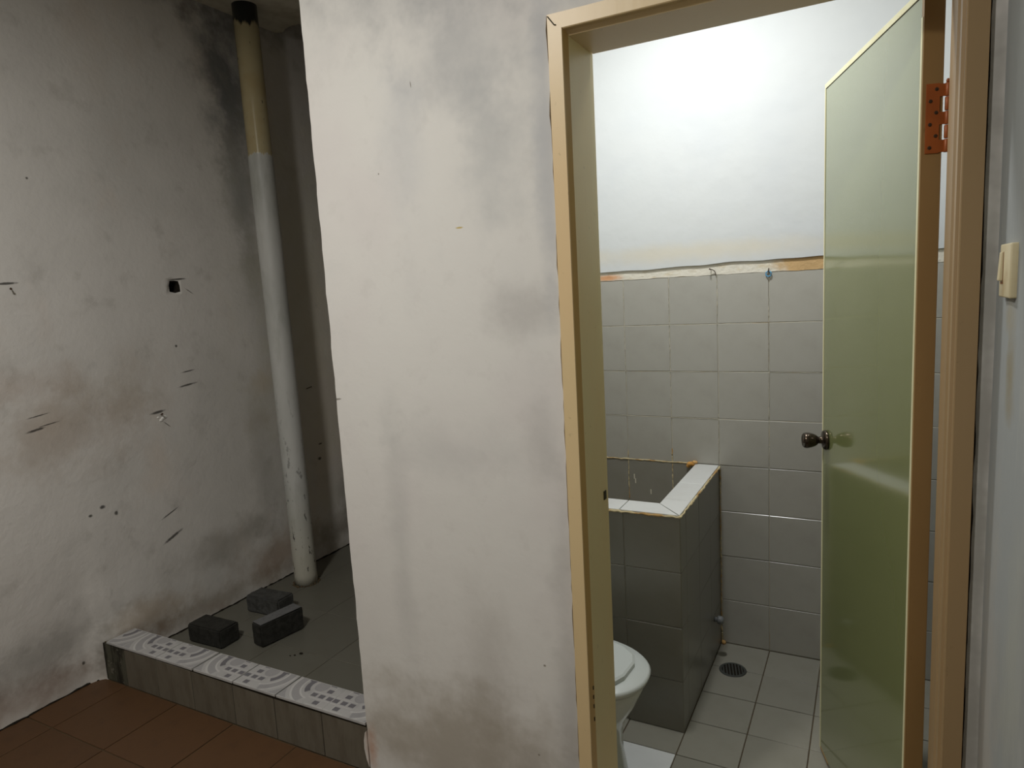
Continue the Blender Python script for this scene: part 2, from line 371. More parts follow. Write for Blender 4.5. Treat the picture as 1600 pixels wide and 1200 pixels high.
# front wall (partition with the doorway)
out = []
out += jag((-.787, 0), (-.801, 3.2), .03, .003, 1.0)
out += [(-.801, 3.2), (.95, 3.2), (.95, 0)]
out += jag((.7335, 0), (.7335, 2.176), .03, .0022, 4.0)
out += jag((.7335, 2.178), (-.0845, 2.178), .03, .003, 6.0)
out += jag((-.0855, 2.178), (-.0855, 0), .03, .0035, 9.0)
out += [(-.0845, 0)]
wf = obj('wall_front', prism(out, YW, -1.29, 1), M_FRONT); tag(wf, 'smudged white plaster partition wall around the doorway', None, None, 'structure')

# right wall of the outer room
bm = bmesh.new()
yv = [-4.6 + i*.03 for i in range(0, 107)]; zv = [j*.06 for j in range(0, 54)]
def right_dx(y, z):
    return noise.noise(Vector((y*14, z*.8, 5.5)))*.0035*max(0, min(1, (y+1.9)/.3)) - noise.noise(Vector((y*2, z*1.5, 2)))*.003
yv = [y for y in yv if y < YW] + [YW]
V = [[bm.verts.new((XR+right_dx(y, z), y, z)) for z in zv] for y in yv]
for i in range(len(yv)-1):
    for j in range(len(zv)-1): bm.faces.new((V[i][j], V[i+1][j], V[i+1][j+1], V[i][j+1]))
for f in bm.faces: f.smooth = True
wr = obj('wall_right', bm, M_RIGHT); tag(wr, 'narrow strip of grimy grey-white plaster wall at the right edge', None, None, 'structure')
obj('wall_core', box(XR+.02, XR+.2, -4.6, YW, 0, 3.2), M_DARK, wr)

wrear = obj('wall_rear', box(XL-.3, XR+.2, -4.75, -4.6, 0, 3.2), M_CEIL); tag(wrear, 'plain plaster wall behind the viewer', None, None, 'structure')

# the strip of wall between niche and bathroom, and the niche's end wall
wn = obj('wall_niche', box(-.80, -.70, -1.29, .9, 0, 3.2), M_LEFT); tag(wn, 'wall dividing the niche from the bathroom', None, None, 'structure')
we = obj('wall_niche_end', box(XL-.05, -.70, .9, 1.05, 0, 3.2), M_LEFT); tag(we, 'end wall deep in the dark niche', None, None, 'structure')

# ceilings
ce = obj('ceiling', box(XL-.3, XR+.2, -4.75, YW, ZC, ZC+.12), M_CEIL); tag(ce, 'ceiling of the outer room', None, None, 'structure')
edge = [(-2.14, YW), (-.80, YW), (-.80, -.19)] + jag((-.80, -.19), (-1.93, -.195), .05, .015, 3) + [(-1.935, -.180), (-1.95, -.196), (-1.968, -.188), (-1.99, -.200), (-2.02, -.192), (-2.05, -.182), (-2.075, -.165), (-2.09, -.160), (-2.14, -.185)]
cn = obj('ceiling_niche', prism(edge, ZC, ZC+.012, 2), M_CEIL); tag(cn, 'grimy niche ceiling board with a torn ragged edge behind the pipe', None, None, 'structure')
cv = obj('ceiling_void', box(XL-.3, -.70, YW, 1.05, 3.2, 3.3), M_DARK); tag(cv, 'dark slab above the torn niche ceiling', None, None, 'structure')
cb = obj('ceiling_bathroom', box(-.70, 1.15, -1.29, .2, 2.86, 2.96), M_BATH); tag(cb, 'white bathroom ceiling', None, None, 'structure')

# ------------------------------------------------------------------ tile maker
def tile_mesh(name, w, h, t, c, mat):
    """tile lying in XY, corner at 0,0, top at z=0, chamfered rim"""
    bm = bmesh.new()
    lo = [bm.verts.new(p) for p in ((0, 0, -t), (w, 0, -t), (w, h, -t), (0, h, -t))]
    mi = [bm.verts.new(p) for p in ((0, 0, -c), (w, 0, -c), (w, h, -c), (0, h, -c))]
    tp = [bm.verts.new(p) for p in ((c, c, 0), (w-c, c, 0), (w-c, h-c, 0), (c, h-c, 0))]
    for i in range(4):
        j = (i+1) % 4
        bm.faces.new((lo[i], lo[j], mi[j], mi[i])); bm.faces.new((mi[i], mi[j], tp[j], tp[i]))
    bm.faces.new(tp); bm.faces.new(list(reversed(lo)))
    me = bpy.data.meshes.new(name); bm.to_mesh(me); bm.free(); me.materials.append(mat); return me

def lay(parent, mat, u0, u1, v0, v1, step_u, step_v, place, rot, gap=.0025, t=.006, ou=None, ov=None, jit=.0006, pick=None, tilt=.0015):
    """tiles over the rectangle with joints on ou + k*step; place(u,v,h) -> location"""
    ou = u0 if ou is None else ou; ov = v0 if ov is None else ov
    cache = {}
    k = math.floor((u0-ou)/step_u + 1e-6)
    us = []
    while ou+k*step_u < u1-1e-6:
        us.append((max(u0, ou+k*step_u), min(u1, ou+(k+1)*step_u))); k += 1
    k = math.floor((v0-ov)/step_v + 1e-6); vs = []
    while ov+k*step_v < v1-1e-6:
        vs.append((max(v0, ov+k*step_v), min(v1, ov+(k+1)*step_v))); k += 1
    for a, b in us:
        for c, d in vs:
            if b-a < .012 or d-c < .012: continue
            mm = mat if pick is None else (pick(a, c) or mat)
            key = (round(b-a, 4), round(d-c, 4), mm.name)
            if key not in cache: cache[key] = tile_mesh('tile', b-a-gap, d-c-gap, t, .0012, mm)
            h = random.uniform(-jit, jit)
            inst('tile', cache[key], place(a+gap/2, c+gap/2, h), parent, (rot[0]+random.uniform(-tilt, tilt), rot[1]+random.uniform(-tilt, tilt), rot[2]))

ROT_FLOOR = (0, 0, 0)
ROT_XZ = (PI/2, 0, 0)            # face towards -y, u = x, v = z
ROT_YZ = (PI/2, 0, PI/2)         # face towards +x, u = y, v = z
ROT_YZn = (PI/2, 0, -PI/2)       # face towards -x, u = -y

# ------------------------------------------------------------------ floors
fl = obj('floor', box(XL-.3, XR+.2, -4.75, -1.27, -.10, ZF-.0035), M_GD); tag(fl, 'brown terracotta tiled floor of the outer room', None, None, 'structure')
lay(fl, M_TC, -2.17, XR, -4.5, YW, .30, .30, lambda u, v, h: (u, v, ZF+h), ROT_FLOOR, .004, .010, ou=-2.0, ov=-1.70, jit=.0005)
fn = obj('floor_niche', box(XL-.05, -.80, -1.30, .9, -.10, ZN-.002), M_GD); tag(fn, 'dusty dark grey tiled niche floor behind the low kerb', None, None, 'structure')
lay(fn, M_NF, XL, -.80, -1.30, .9, .30, .30, lambda u, v, h: (u, v, ZN+h), ROT_FLOOR, .002, .008, ou=-1.93, ov=-1.0, jit=.0002, tilt=.0006)
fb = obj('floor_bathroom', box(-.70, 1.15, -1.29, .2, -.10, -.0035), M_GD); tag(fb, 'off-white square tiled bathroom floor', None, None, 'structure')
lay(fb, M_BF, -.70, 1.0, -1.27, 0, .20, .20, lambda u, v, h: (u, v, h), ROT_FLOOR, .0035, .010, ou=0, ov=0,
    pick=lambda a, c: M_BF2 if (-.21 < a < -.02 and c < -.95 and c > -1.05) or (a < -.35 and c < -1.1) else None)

# ------------------------------------------------------------------ bathroom back wall
wb = obj('wall_back', box(-.70, 1.15, .004, .2, -.02, 3.0), M_GR); tag(wb, 'bathroom back wall, grey tiles below white plaster', None, None, 'structure')
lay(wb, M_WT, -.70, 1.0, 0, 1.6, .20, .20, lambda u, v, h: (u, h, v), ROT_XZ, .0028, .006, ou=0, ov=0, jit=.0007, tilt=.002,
    pick=lambda a, c: M_TT if (a < -.01 and c < .79) else None)  # darker tiles inside the tank: their dimmer light put into the colour
obj('mortar_band', prism([(-.70, 1.60)] + jag((-.70, 1.60), (1.0, 1.60), .02, .003, 2) + [(1.0, 1.60), (1.0, 1.68), (-.70, 1.68)], -.001, .02, 1), M_BAND, wb)
lowe = []
n = 60
for i in range(n+1):
    x = -.70 + 1.70*i/n
    z = 1.638 + .010*max(0, min(1, (x+.3)/.4)) + noise.noise(Vector((x*9, 0, 0)))*.004
    lowe.append((x, z))
obj('plaster', prism(lowe + [(1.0, 3.0), (-.70, 3.0)], -.009, .01, 1), M_BATH, wb)
# cream grout beads that stand out on the back wall
def bead(parent, pts, r, mat=M_BEAD):
    P = []
    for (a, b) in zip(pts, pts[1:]):
        a = Vector(a); b = Vector(b); n = max(2, int((b-a).length/.012))
        for i in range(n): P.append(a + (b-a)*i/n)
    P.append(Vector(pts[-1]))
    P2 = [p + Vector((random.uniform(-1, 1), random.uniform(-.3, .3), random.uniform(-1, 1)))*r*.5 for p in P]
    bm = bmesh.new(); add_tube(bm, P2, [r*random.uniform(.5, 1.25) for _ in P2], 6)
    return obj('grout_bead', bm, mat, parent)
bead(wb, [(-.70, -.0005, .80), (-.13, -.0005, .80)], .0030)
for x, z0, z1 in [(-.4, .62, .84), (-.2, .62, .86), (0, 1.44, 1.60), (0, .86, 1.02), (.2, .8, 1.5), (-.2, 1.0, 1.6), (-.4, 1.2, 1.6)]:
    bead(wb, [(x, .0005, z0), (x, .0005, z1)], .0016 if z0 > .7 else .0026, M_GR if z0 > .65 else M_BEAD)
for z in (1.4, 1.2, 1.0): bead(wb, [(-.68, .0008, z-.001), (.98, .0008, z-.001)], .0013, M_GR)

# side walls of the bathroom
wbr = obj('wall_bathroom_right', box(1.004, 1.15, -1.29, .004, -.02, 3.0), M_GR); tag(wbr, 'right bathroom wall seen through the gap behind the door', None, None, 'structure')
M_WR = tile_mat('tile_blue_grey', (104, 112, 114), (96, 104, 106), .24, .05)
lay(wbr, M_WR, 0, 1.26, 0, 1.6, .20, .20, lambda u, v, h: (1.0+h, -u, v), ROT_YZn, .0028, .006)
obj('plaster', box(.988, 1.01, -1.29, -.0, 1.64, 3.0), M_BATH, wbr)
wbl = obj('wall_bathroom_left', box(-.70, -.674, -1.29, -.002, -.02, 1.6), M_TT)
obj('plaster', box(-.70, -.684, -1.29, -.014, 1.6, 2.86), M_BATH, wbl); tag(wbl, 'left bathroom wall behind the toilet', None, None, 'structure')

# ------------------------------------------------------------------ door frame (trim_1)
fr = empty('trim_1', (0, 0, 0)); tag(fr, 'cream painted wooden door frame with peeling paint', None, None, 'structure')
FL = [(-.081, -1.428), (-.0475, -1.428), (-.0465, -1.4265), (-.0465, -1.4235), (-.0410, -1.4060)]
def jamb(pts, matlist, z0, z1, name='jamb'):
    bm = bmesh.new()
    n = len(pts)
    A = [bm.verts.new((x, y, z0)) for x, y in pts]; B = [bm.verts.new((x, y, z1)) for x, y in pts]
    for i in range(n):
        j = (i+1) % n
        f = bm.faces.new((A[i], A[j], B[j], B[i])); f.material_index = matlist[i]
    bm.faces.new(list(reversed(A))); bm.faces.new(B)
    bmesh.ops.recalc_face_normals(bm, faces=bm.faces)
    return bm
Lp = FL + [(-.0410, -1.275), (-.050, -1.275), (-.050, -1.232), (-.081, -1.232)]
lm = [0, 0, 1, 1, 2, 2, 2, 2, 0]
obj('jamb', jamb(Lp, lm, 0.0, 2.176), [M_FR, M_FRB, M_FRY], fr)
Rp = [(.7305, -1.428), (.699, -1.428), (.697, -1.426), (.697, -1.414), (.692, -1.410), (.6905, -1.395), (.687, -1.390), (.687, -1.272), (.700, -1.272), (.700, -1.232), (.7305, -1.232)]
rj = obj('jamb', jamb(Rp, [0]*len(Rp), 0.0, 2.176), [M_FRR], fr); tag(rj, 'tan jamb on the hinge side')
# head: same section turned over, between the jambs
hp = [(-1.428, 2.1755), (-1.428, 2.143), (-1.426, 2.141), (-1.412, 2.141), (-1.406, 2.131), (-1.275, 2.131), (-1.275, 2.140), (-1.232, 2.140), (-1.232, 2.1755)]
bm = bmesh.new()
def headx(y, z, s):   # mitre of the front face
    return (-.0805 + (2.1755-z)*1.05 if s == 0 else .7300 - (2.1755-z)*.95) if y < -1.415 else (-.048 if s == 0 else .697)
A = [bm.verts.new((headx(y, z, 0), y, z)) for y, z in hp]; B = [bm.verts.new((headx(y, z, 1), y, z)) for y, z in hp]
for i in range(len(hp)):
    j = (i+1) % len(hp); bm.faces.new((A[i], A[j], B[j], B[i]))
bm.faces.new(list(reversed(A))); bm.faces.new(B); bmesh.ops.recalc_face_normals(bm, faces=bm.faces)
for v in bm.verts: v.co.y -= .0006
hd = obj('head', bm, M_FR, fr)
# open mitre crack and the strike opening in the left jamb
bm = bmesh.new(); add_tube(bm, [(-.079, -1.4290, 2.172), (-.070, -1.4292, 2.160), (-.064, -1.4292, 2.152), (-.060, -1.4290, 2.151)], .0014, 6)
obj('mitre_crack', bm, M_SEAL, fr)
obj('strike_plate', box(-.0415, -.0390, -1.290, -1.274, 1.035, 1.058), M_SEAL, fr)
for z in (.585, .56, .535, .50):
    obj('paint_chip', box(-.0430, -.0410, -1.4115, -1.4085, z-.006, z+.004), M_SEAL, fr)
# threshold below the leaf
obj('threshold', box(-.0405, .687, -1.42, -1.272, .0, ZF-.002), M_GR, fr)

# ------------------------------------------------------------------ door leaf (door_1)
P0 = Vector((.430, -.587)); P1 = Vector((.6435, -1.230)); dv = (P1-P0).normalized(); W = (P1-P0).length
ang = math.atan2(dv.y, dv.x)
dr = empty('door_1', (P0.x, P0.y, .01), ang)      # local x: free edge -> hinge edge, local -y: towards the viewer's left face
tag(dr, 'green laminate door leaf with cream edge strips, standing open inward', None, None, 'structure')
H = 2.120; T = .040
# leaf's visible face is at local y = 0 facing -y ; thickness towards +y   (check: left normal of dv is the hidden side)
obj('panel', box(.010, W-.012, .0015, T-.0015, .008, H-.016), M_GREEN, dr)
obj('seal', box(.0085, W-.0105, .0020, T-.0020, .006, H-.0140), M_SEAL, dr)
bm = bmesh.new(); add_box(bm, 0, .0085, 0, T, 0, H, .0008); obj('edge_strip', bm, M_TRIM, dr)
bm = bmesh.new(); add_box(bm, W-.0115, W-.0035, 0, .004, 0, H-.055, .0008); obj('edge_strip', bm, M_TRIM, dr)
bm = bmesh.new(); add_box(bm, .0086, W-.0005, -.0002, T, H-.0135, H, .0008); obj('top_strip', bm, M_TRIM, dr)
bm = bmesh.new(); add_box(bm, W-.0112, W, .0010, T, 0.0002, H-.0137, .0010); tag(obj('hinge_stile', bm, M_EDGE, dr), 'brown hinge-side edge')
# broken corner of the free bottom end
bm = bmesh.new(); add_box(bm, .0086, .09, .0005, T-.0005, 0.0002, .0078, .0008); obj('bottom_strip', bm, M_EDGE, dr)
# knob
kb = obj('knob', add_lathe(bmesh.new(), [(.0, -.001), (.029, -.001), (.031, .001), (.031, .004), (.028, .009), (.020, .011), (.0115, .012), (.0105, .024), (.0125, .026), (.0165, .030), (.0200, .037), (.0228, .046), (.0242, .055), (.0240, .061), (.0222, .0655), (.020, .0680), (.018, .0672), (.010, .0665), (.0, .0665)], Matrix.Rotation(PI/2, 4, 'X'), 40, False), M_KNOB, dr, True, (.047, 0, 1.064))
obj('keyhole', add_lathe(bmesh.new(), [(.0, .0664), (.0085, .0664), (.0085, .0675), (.007, .0680), (0, .0680)], Matrix.Rotation(PI/2, 4, 'X'), 20, False), M_SCREW, kb, True)
# hinges on the brown edge (local +x face), knuckles at the hidden corner
def hinge(z0, z1):
    bm = bmesh.new(); add_box(bm, W, W+.002, .008, T-.0065, z0, z1, .0006)
    n = 5; hh = (z1-z0)/n
    for k in range(n):
        if k % 2 == 0: add_box(bm, W, W+.002, T-.007, T+.004, z0+k*hh+.0015, z0+(k+1)*hh-.0015)
    h = obj('hinge', bm, M_HINGE, dr)
    bm = bmesh.new()
    for k in range(n):
        a = z0+k*hh+.0008; b = z0+(k+1)*hh-.0008
        add_lathe(bm, [(.0042, a), (.0048, a+.001), (.0048, b-.001), (.0042, b)], Matrix.Translation((W+.003, T+.007, 0)), 14)
    add_lathe(bm, [(.0030, z1), (.0035, z1+.004), (.002, z1+.007)], Matrix.Translation((W+.003, T+.007, 0)), 12)
    obj('knuckle', bm, M_HINGE, h, True)
    for k in range(6):
        y = .0265 if k % 2 else .016
        z = z0 + (z1-z0)*(k+.5)/6
        y = (.016, .027)[k % 2]
        obj('screw', add_lathe(bmesh.new(), [(.0, .0), (.0036, .0), (.0036, .0006), (.0022, .0012), (0, .0012)], Matrix.Translation((W+.002, y, z)) @ Matrix.Rotation(PI/2, 4, 'Y'), 14, False), M_SCREW, h)
hinge(1.800, 1.935)
hinge(.18, .31)

# ------------------------------------------------------------------ light switch on the right wall
sw = empty('light_switch', (.757, -1.553, 1.57)); tag(sw, 'yellowed cream light switch on the grey wall at the right edge', 'light switch')
bm = bmesh.new(); add_box(bm, -.0095, .004, -.048, .047, -.042, .043, .0028); obj('plate', bm, M_SW, sw, True)
bm = bmesh.new(); add_box(bm, -.0145, -.006, .012, .030, -.016, .030, .002)
rk = obj('rocker', bm, M_SW, sw); rk.rotation_euler = (0, math.radians(3), 0)
bm = bmesh.new(); add_box(bm, -.0101, -.0085, .009, .033, -.0205, -.0175); add_box(bm, -.0101, -.0085, .0105, .0118, -.018, .031); add_box(bm, -.0101, -.0085, .0302, .0318, -.018, .031); obj('grime_line', bm, M_SWG, sw)

# ------------------------------------------------------------------ kerb
kb_ = empty('kerb', (-1.45, -1.36, ZF)); tag(kb_, 'low tiled kerb across the niche, grey patterned tiles on top', 'kerb')
def K(name, bm, mat, sm=False):
    o = obj(name, bm, mat, kb_, sm); o.location = (1.45, 1.36, -ZF); return o
K('kerb_core', box(-2.16, -.785, -1.414, -1.302, .10, ZK-.009), M_GD)
# front tiles with joints of their own
jx = [-2.10, -1.99, -1.80, -1.60, -1.385, -1.185, -.975, -.788]
for i in range(1, 7):
    a, b = jx[i], jx[i+1]
    me = tile_mesh('tile', b-a-.003, .152, .007, .001, M_KF)
    inst('tile', me, Vector((a+.0015, -1.4205, ZF+.001)) - Vector((-1.45, -1.36, ZF)), kb_, (PI/2 + random.uniform(-.003, .003), 0, 0))
K('mould_patch', box(-2.152, -1.992, -1.419, -1.411, ZF, ZK-.012, bev=.002), M_KM)
K('plaster_patch', prism([(-.789, .148), (-.797, .17), (-.803, .205), (-.802, .235), (-.796, .262), (-.789, .27)], -1.4235, -1.413, 1), M_FRONT)
# printed top tiles: 0.203 wide, cut to 0.118 deep
TW, TD = .2015, .119
def pattern_tile(u0, u1, flip):
    """tile with raised-ink print as flat faces; print laid in tile units, clipped to u0..u1"""
    bm = bmesh.new()
    add_box(bm, u0*TW+.0008, u1*TW-.0008, 0, TD, -.008, 0, .0008, 0)
    D = TD/TW
    def poly(pts, mi, lift):
        q = [((1-u) if flip else u, v) for u, v in pts]
        if flip: q = q[::-1]
        # clip to the tile
        def clip(q, f):
            o = []
            for a, b in zip(q, q[1:]+q[:1]):
                fa, fb = f(a), f(b)
                if fa >= 0: o.append(a)
                if (fa < 0) != (fb < 0):
                    t = fa/(fa-fb); o.append((a[0]+(b[0]-a[0])*t, a[1]+(b[1]-a[1])*t))
            return o
        for f in (lambda p: p[0]-u0-.015, lambda p: u1-.015-p[0], lambda p: p[1]-.015, lambda p: D-.015-p[1]):
            q = clip(q, f)
            if len(q) < 3: return
        try:
            fc = bm.faces.new([bm.verts.new((u*TW, v*TW, lift)) for u, v in q]); fc.material_index = mi
            fc.normal_update()
            if fc.normal.z < 0: fc.normal_flip()
        except ValueError: pass
    C = (.57, .49)
    def ring(r0, r1, a0, a1, mi, lift, n=24):
        for i in range(n):
            a = math.radians(a0+(a1-a0)*i/n); b = math.radians(a0+(a1-a0)*(i+1)/n)
            poly([(C[0]+r0*math.cos(a), C[1]+r0*math.sin(a)), (C[0]+r1*math.cos(a), C[1]+r1*math.sin(a)), (C[0]+r1*math.cos(b), C[1]+r1*math.sin(b)), (C[0]+r0*math.cos(b), C[1]+r0*math.sin(b))], mi, lift)
    ring(.0, .13, 0, 360, 2, .00012)
    ring(.20, .295, 150, 232, 3, .00012)
    ring(.345, .375, 130, 262, 1, .00012)
    ring(.375, .50, 130, 255, 2, .00014)
    ring(.50, .535, 130, 255, 1, .00012)
    ring(.60, .95, 170, 240, 2, .00013)
    def sq(u, v, a=.055, b=.045, mi=3): poly([(u-a, v-b), (u+a, v-b), (u+a, v+b), (u-a, v+b)], mi, .00018)
    for u in (.60, .76, .93): sq(u, .265)
    sq(.80, .43); sq(.78, .10); sq(.30, .575, .06, .035); sq(.76, .59, .06, .035)
    for v in (.185, .345): poly([(.55, v-.006), (1.0, v-.006), (1.0, v+.006), (.55, v+.006)], 1, .00015)
    poly([(.845, .0), (.857, .0), (.857, .6), (.845, .6)], 1, .00015)
    poly([(.60, .005), (.60, .03), (1, .03), (1, .005)], 1, .00015)
    me = bpy.data.meshes.new('tile'); bm.normal_update(); bm.to_mesh(me); bm.free()
    for mm in M_K: me.materials.append(mm)
    return me
tj = [-1.992, -1.789, -1.5795, -1.3745, -1.169, -.969]     # left ends of whole tiles
mesh_a, mesh_b = pattern_tile(0, 1, False), pattern_tile(0, 1, True)
base = Vector((-1.45, -1.36, ZF))
for i, x in enumerate([-1.992, -1.789, -1.5795, -1.3745, -1.169]):
    inst('tile', mesh_a if i % 2 == 0 else mesh_b, Vector((x, -1.4235, ZK)) - base, kb_, (0, random.uniform(-.002, .002), 0))
inst('tile', pattern_tile(0, .885, True), Vector((-.969, -1.4235, ZK)) - base, kb_)
inst('tile', pattern_tile(.50, 1, True), Vector((-1.992-TW, -1.4235, ZK)) - base, kb_)
K('gap_shadow', prism([(-1.80, ZK-.0080), (-1.80, ZK-.0100), (-1.55, ZK-.0135), (-1.2, ZK-.0175), (-.95, ZK-.0155), (-.79, ZK-.0150), (-.79, ZK-.0080)], -1.4212, -1.412, 1), M_HOLE)  # dark strip standing in for the shadow gap under the top tiles

# ------------------------------------------------------------------ drain pipe
bm = bmesh.new()
zz = [ZN-.002, ZN+.05, .5, 1.0, 1.5, 1.98, 2.25, 2.262, 2.5, 2.93]
rr = [.0565, .0560, .0560, .0562, .0562, .0562, .0562, .0548, .0548, .0548]
rings = []
for z, r in zip(zz, rr):
    t = (z-.165)/2.765; cx = -1.967 - .022*t; cyy = -.478 - .010*t
    rings.append([Vector((cx + r*math.cos(2*PI*i/40), cyy + r*math.sin(2*PI*i/40), z)) for i in range(40)])
add_rings(bm, rings)
dp = obj('drain_pipe', bm, M_PIPE, None, True); tag(dp, 'tall drain pipe in the niche, whitewashed below, bare cream above, black at top', 'pipe')
bm = bmesh.new()
for i in range(26):
    a = 2*PI*i/26; r = .060+random.uniform(-.004, .006)
    bmesh.ops.create_icosphere(bm, subdivisions=1, radius=random.uniform(.004, .009), matrix=Matrix.Translation((-1.967+r*math.cos(a), -.478+r*math.sin(a), ZN+.001)))
obj('mortar_collar', bm, M_GD, dp)
# ------------------------------------------------------------------ paving blocks
def block(name, loc, rz, label, mat, stand=False, dims=(.20, .10, .08)):
    bm = bmesh.new(); add_box(bm, -dims[0]/2, dims[0]/2, -dims[1]/2, dims[1]/2, 0, dims[2])
    bmesh.ops.bevel(bm, geom=list(bm.edges), offset=.006, segments=2, affect='EDGES')
    bmesh.ops.subdivide_edges(bm, edges=[e for e in bm.edges if e.calc_length() > .03], cuts=5, use_grid_fill=True)
    for v in bm.verts:
        if v.co.z > .002: v.co += Vector([noise.noise(v.co*38 + Vector((k*9+loc[0]*50, 0, 0))) for k in range(3)])*.0022
    o = obj(name, bm, mat); o.location = loc; o.rotation_euler = (0, 0, rz); tag(o, label, 'paving block', 'paving blocks on the niche floor')
    return o
block('paving_block', (-1.912, -1.078, ZN+.0005), math.radians(1), 'darkest grey paving block lying flat right behind the patterned kerb', M_PAVE2)
block('paving_block', (-1.897, -.778, ZN+.0005), math.radians(2), 'grey paving block lying flat furthest back near the pipe foot', M_PAVE)
# third one stands on its long edge
bl = block('paving_block', (-1.668, -.945, ZN+.0005), math.radians(79), 'paving block standing on its long edge with a pale dusty top', M_PAVE2, True, (.205, .068, .10))
bm = bmesh.new(); add_box(bm, -.098, .098, -.030, .030, .0985, .1015, .001)
for v in bm.verts: v.co += Vector((noise.noise(v.co*90), noise.noise(v.co*70), 0))*.002
t = Mt('pale_dust', .95, .1).base((104, 104, 104)); t.mottle(50, (84, 84, 82), .7); M_DUST = t.done()
tag(obj('dusty_face', bm, M_DUST, bl), 'pale dusty upper face')

# ------------------------------------------------------------------ water tank (bak)
wt = empty('water_tank', (-.34, -.34, 0)); tag(wt, 'grey tiled masonry water tank with white coping in the bathroom corner', 'water tank')
off = Vector((.34, .34, 0))
def T_(name, bm, mat, sm=False):
    o = obj(name, bm, mat, wt, sm); o.location = off; return o
bm = bmesh.new()
add_box(bm, -.666, -.004, -.676, -.575, 0, .790); add_box(bm, -.094, -.004, -.575, -.003, 0, .790); add_box(bm, -.666, -.094, -.575, -.003, 0, .30)
T_('tank_core', bm, M_GR)
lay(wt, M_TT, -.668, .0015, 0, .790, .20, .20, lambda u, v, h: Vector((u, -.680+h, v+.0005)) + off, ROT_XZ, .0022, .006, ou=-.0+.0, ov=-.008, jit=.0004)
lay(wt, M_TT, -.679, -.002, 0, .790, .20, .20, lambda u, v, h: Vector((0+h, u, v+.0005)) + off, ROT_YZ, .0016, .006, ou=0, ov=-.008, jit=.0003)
# coping: mitred white strips
def cop(outline, joint=None):
    bm = prism(outline, .790, .8, 2)
    bmesh.ops.bevel(bm, geom=[e for e in bm.edges if all(v.co.z > .799 for v in e.verts) and len(e.link_faces) == 2 and e.calc_face_angle(0) > .5], offset=.0012, segments=1, affect='EDGES')
    T_('coping_tile', bm, M_COP)
cop([(-.006, -.681), (-.100, -.574), (-.212, -.574), (-.212, -.681)])
cop([(-.215, -.681), (-.215, -.574), (-.42, -.574), (-.42, -.681)])
cop([(-.423, -.681), (-.423, -.574), (-.666, -.574), (-.666, -.681)])
cop([(-.0015, -.679), (-.0015, -.52), (-.0985, -.52), (-.0985, -.572)])
cop([(-.0015, -.517), (-.0015, -.30), (-.0985, -.30), (-.0985, -.517)])
cop([(-.0015, -.297), (-.0015, -.003), (-.0985, -.003), (-.0985, -.297)])
for pts, r in [([(-.664, -.682, .7925), (.0, -.682, .7925)], .0042), ([(.001, -.682, .7925), (.001, -.003, .7925)], .0042)]:
    o = bead(wt, pts, r); o.location = off
o = bead(wt, [(.0035, -.003, .78), (.0035, -.003, .01)], .0030); o.location = off
bm = bmesh.new()
for i in range(9):
    bmesh.ops.create_icosphere(bm, subdivisions=2, radius=random.uniform(.006, .011), matrix=Matrix.Translation((-.128+i*.0042, -.013, .795+i*.0018+random.uniform(-.006, .006))))
T_('mortar_lump', bm, M_LUMP, True)
bm = bmesh.new()
for p in [(-.30, .655), (-.165, .71), (-.17, .66), (-.375, .72), (-.37, .70), (-.205, .63)]:
    add_box(bm, p[0]-.002, p[0]+.003, -.0016, .001, p[1]-.010, p[1]+.012, .0006)
T_('mortar_splash', bm, M_GR)['kind'] = 'stuff'
bm = bmesh.new(); bmesh.ops.create_icosphere(bm, subdivisions=2, radius=.010, matrix=Matrix.Translation((.012, -.012, .006)))
T_('mortar_lump', bm, M_LUMP, True)

# capped pipe stub on the tank's side
st = empty('pipe_stub', (.0015, -.140, .172)); tag(st, 'small grey capped pipe stub low on the side of the water tank', 'pipe stub')
Mx = Matrix.Rotation(PI/2, 4, 'Y')
obj('pipe', add_lathe(bmesh.new(), [(.010, -.002), (.010, .014)], Mx, 20), M_PVC, st, True)
obj('cap', add_lathe(bmesh.new(), [(.012, .010), (.0165, .012), (.0175, .020), (.0165, .028), (.011, .034), (.003, .036), (0, .036)], Mx, 24, False), M_PVC, st, True)

# floor drain
fd = empty('floor_drain', (.084, -.209, .0)); tag(fd, 'round dark grey slotted floor drain beside the water tank', 'floor drain')
bm = bmesh.new(); add_lathe(bm, [(.043, .0005), (.043, .003), (.052, .003), (.054, .0005)], None, 40, False); obj('rim', bm, M_DRAIN, fd)
obj('well', add_lathe(bmesh.new(), [(0, .0008), (.044, .0008)], None, 32, False), M_HOLE, fd)
for i in range(7):
    x = -.036 + i*.012; h = math.sqrt(max(.0001, .044**2-x*x))
    b_ = obj('slat', box(x-.0026, x+.0026, -h, h, .0009, .0032, bev=.0005), M_DRAIN, fd); b_.rotation_euler = (0, 0, .25)

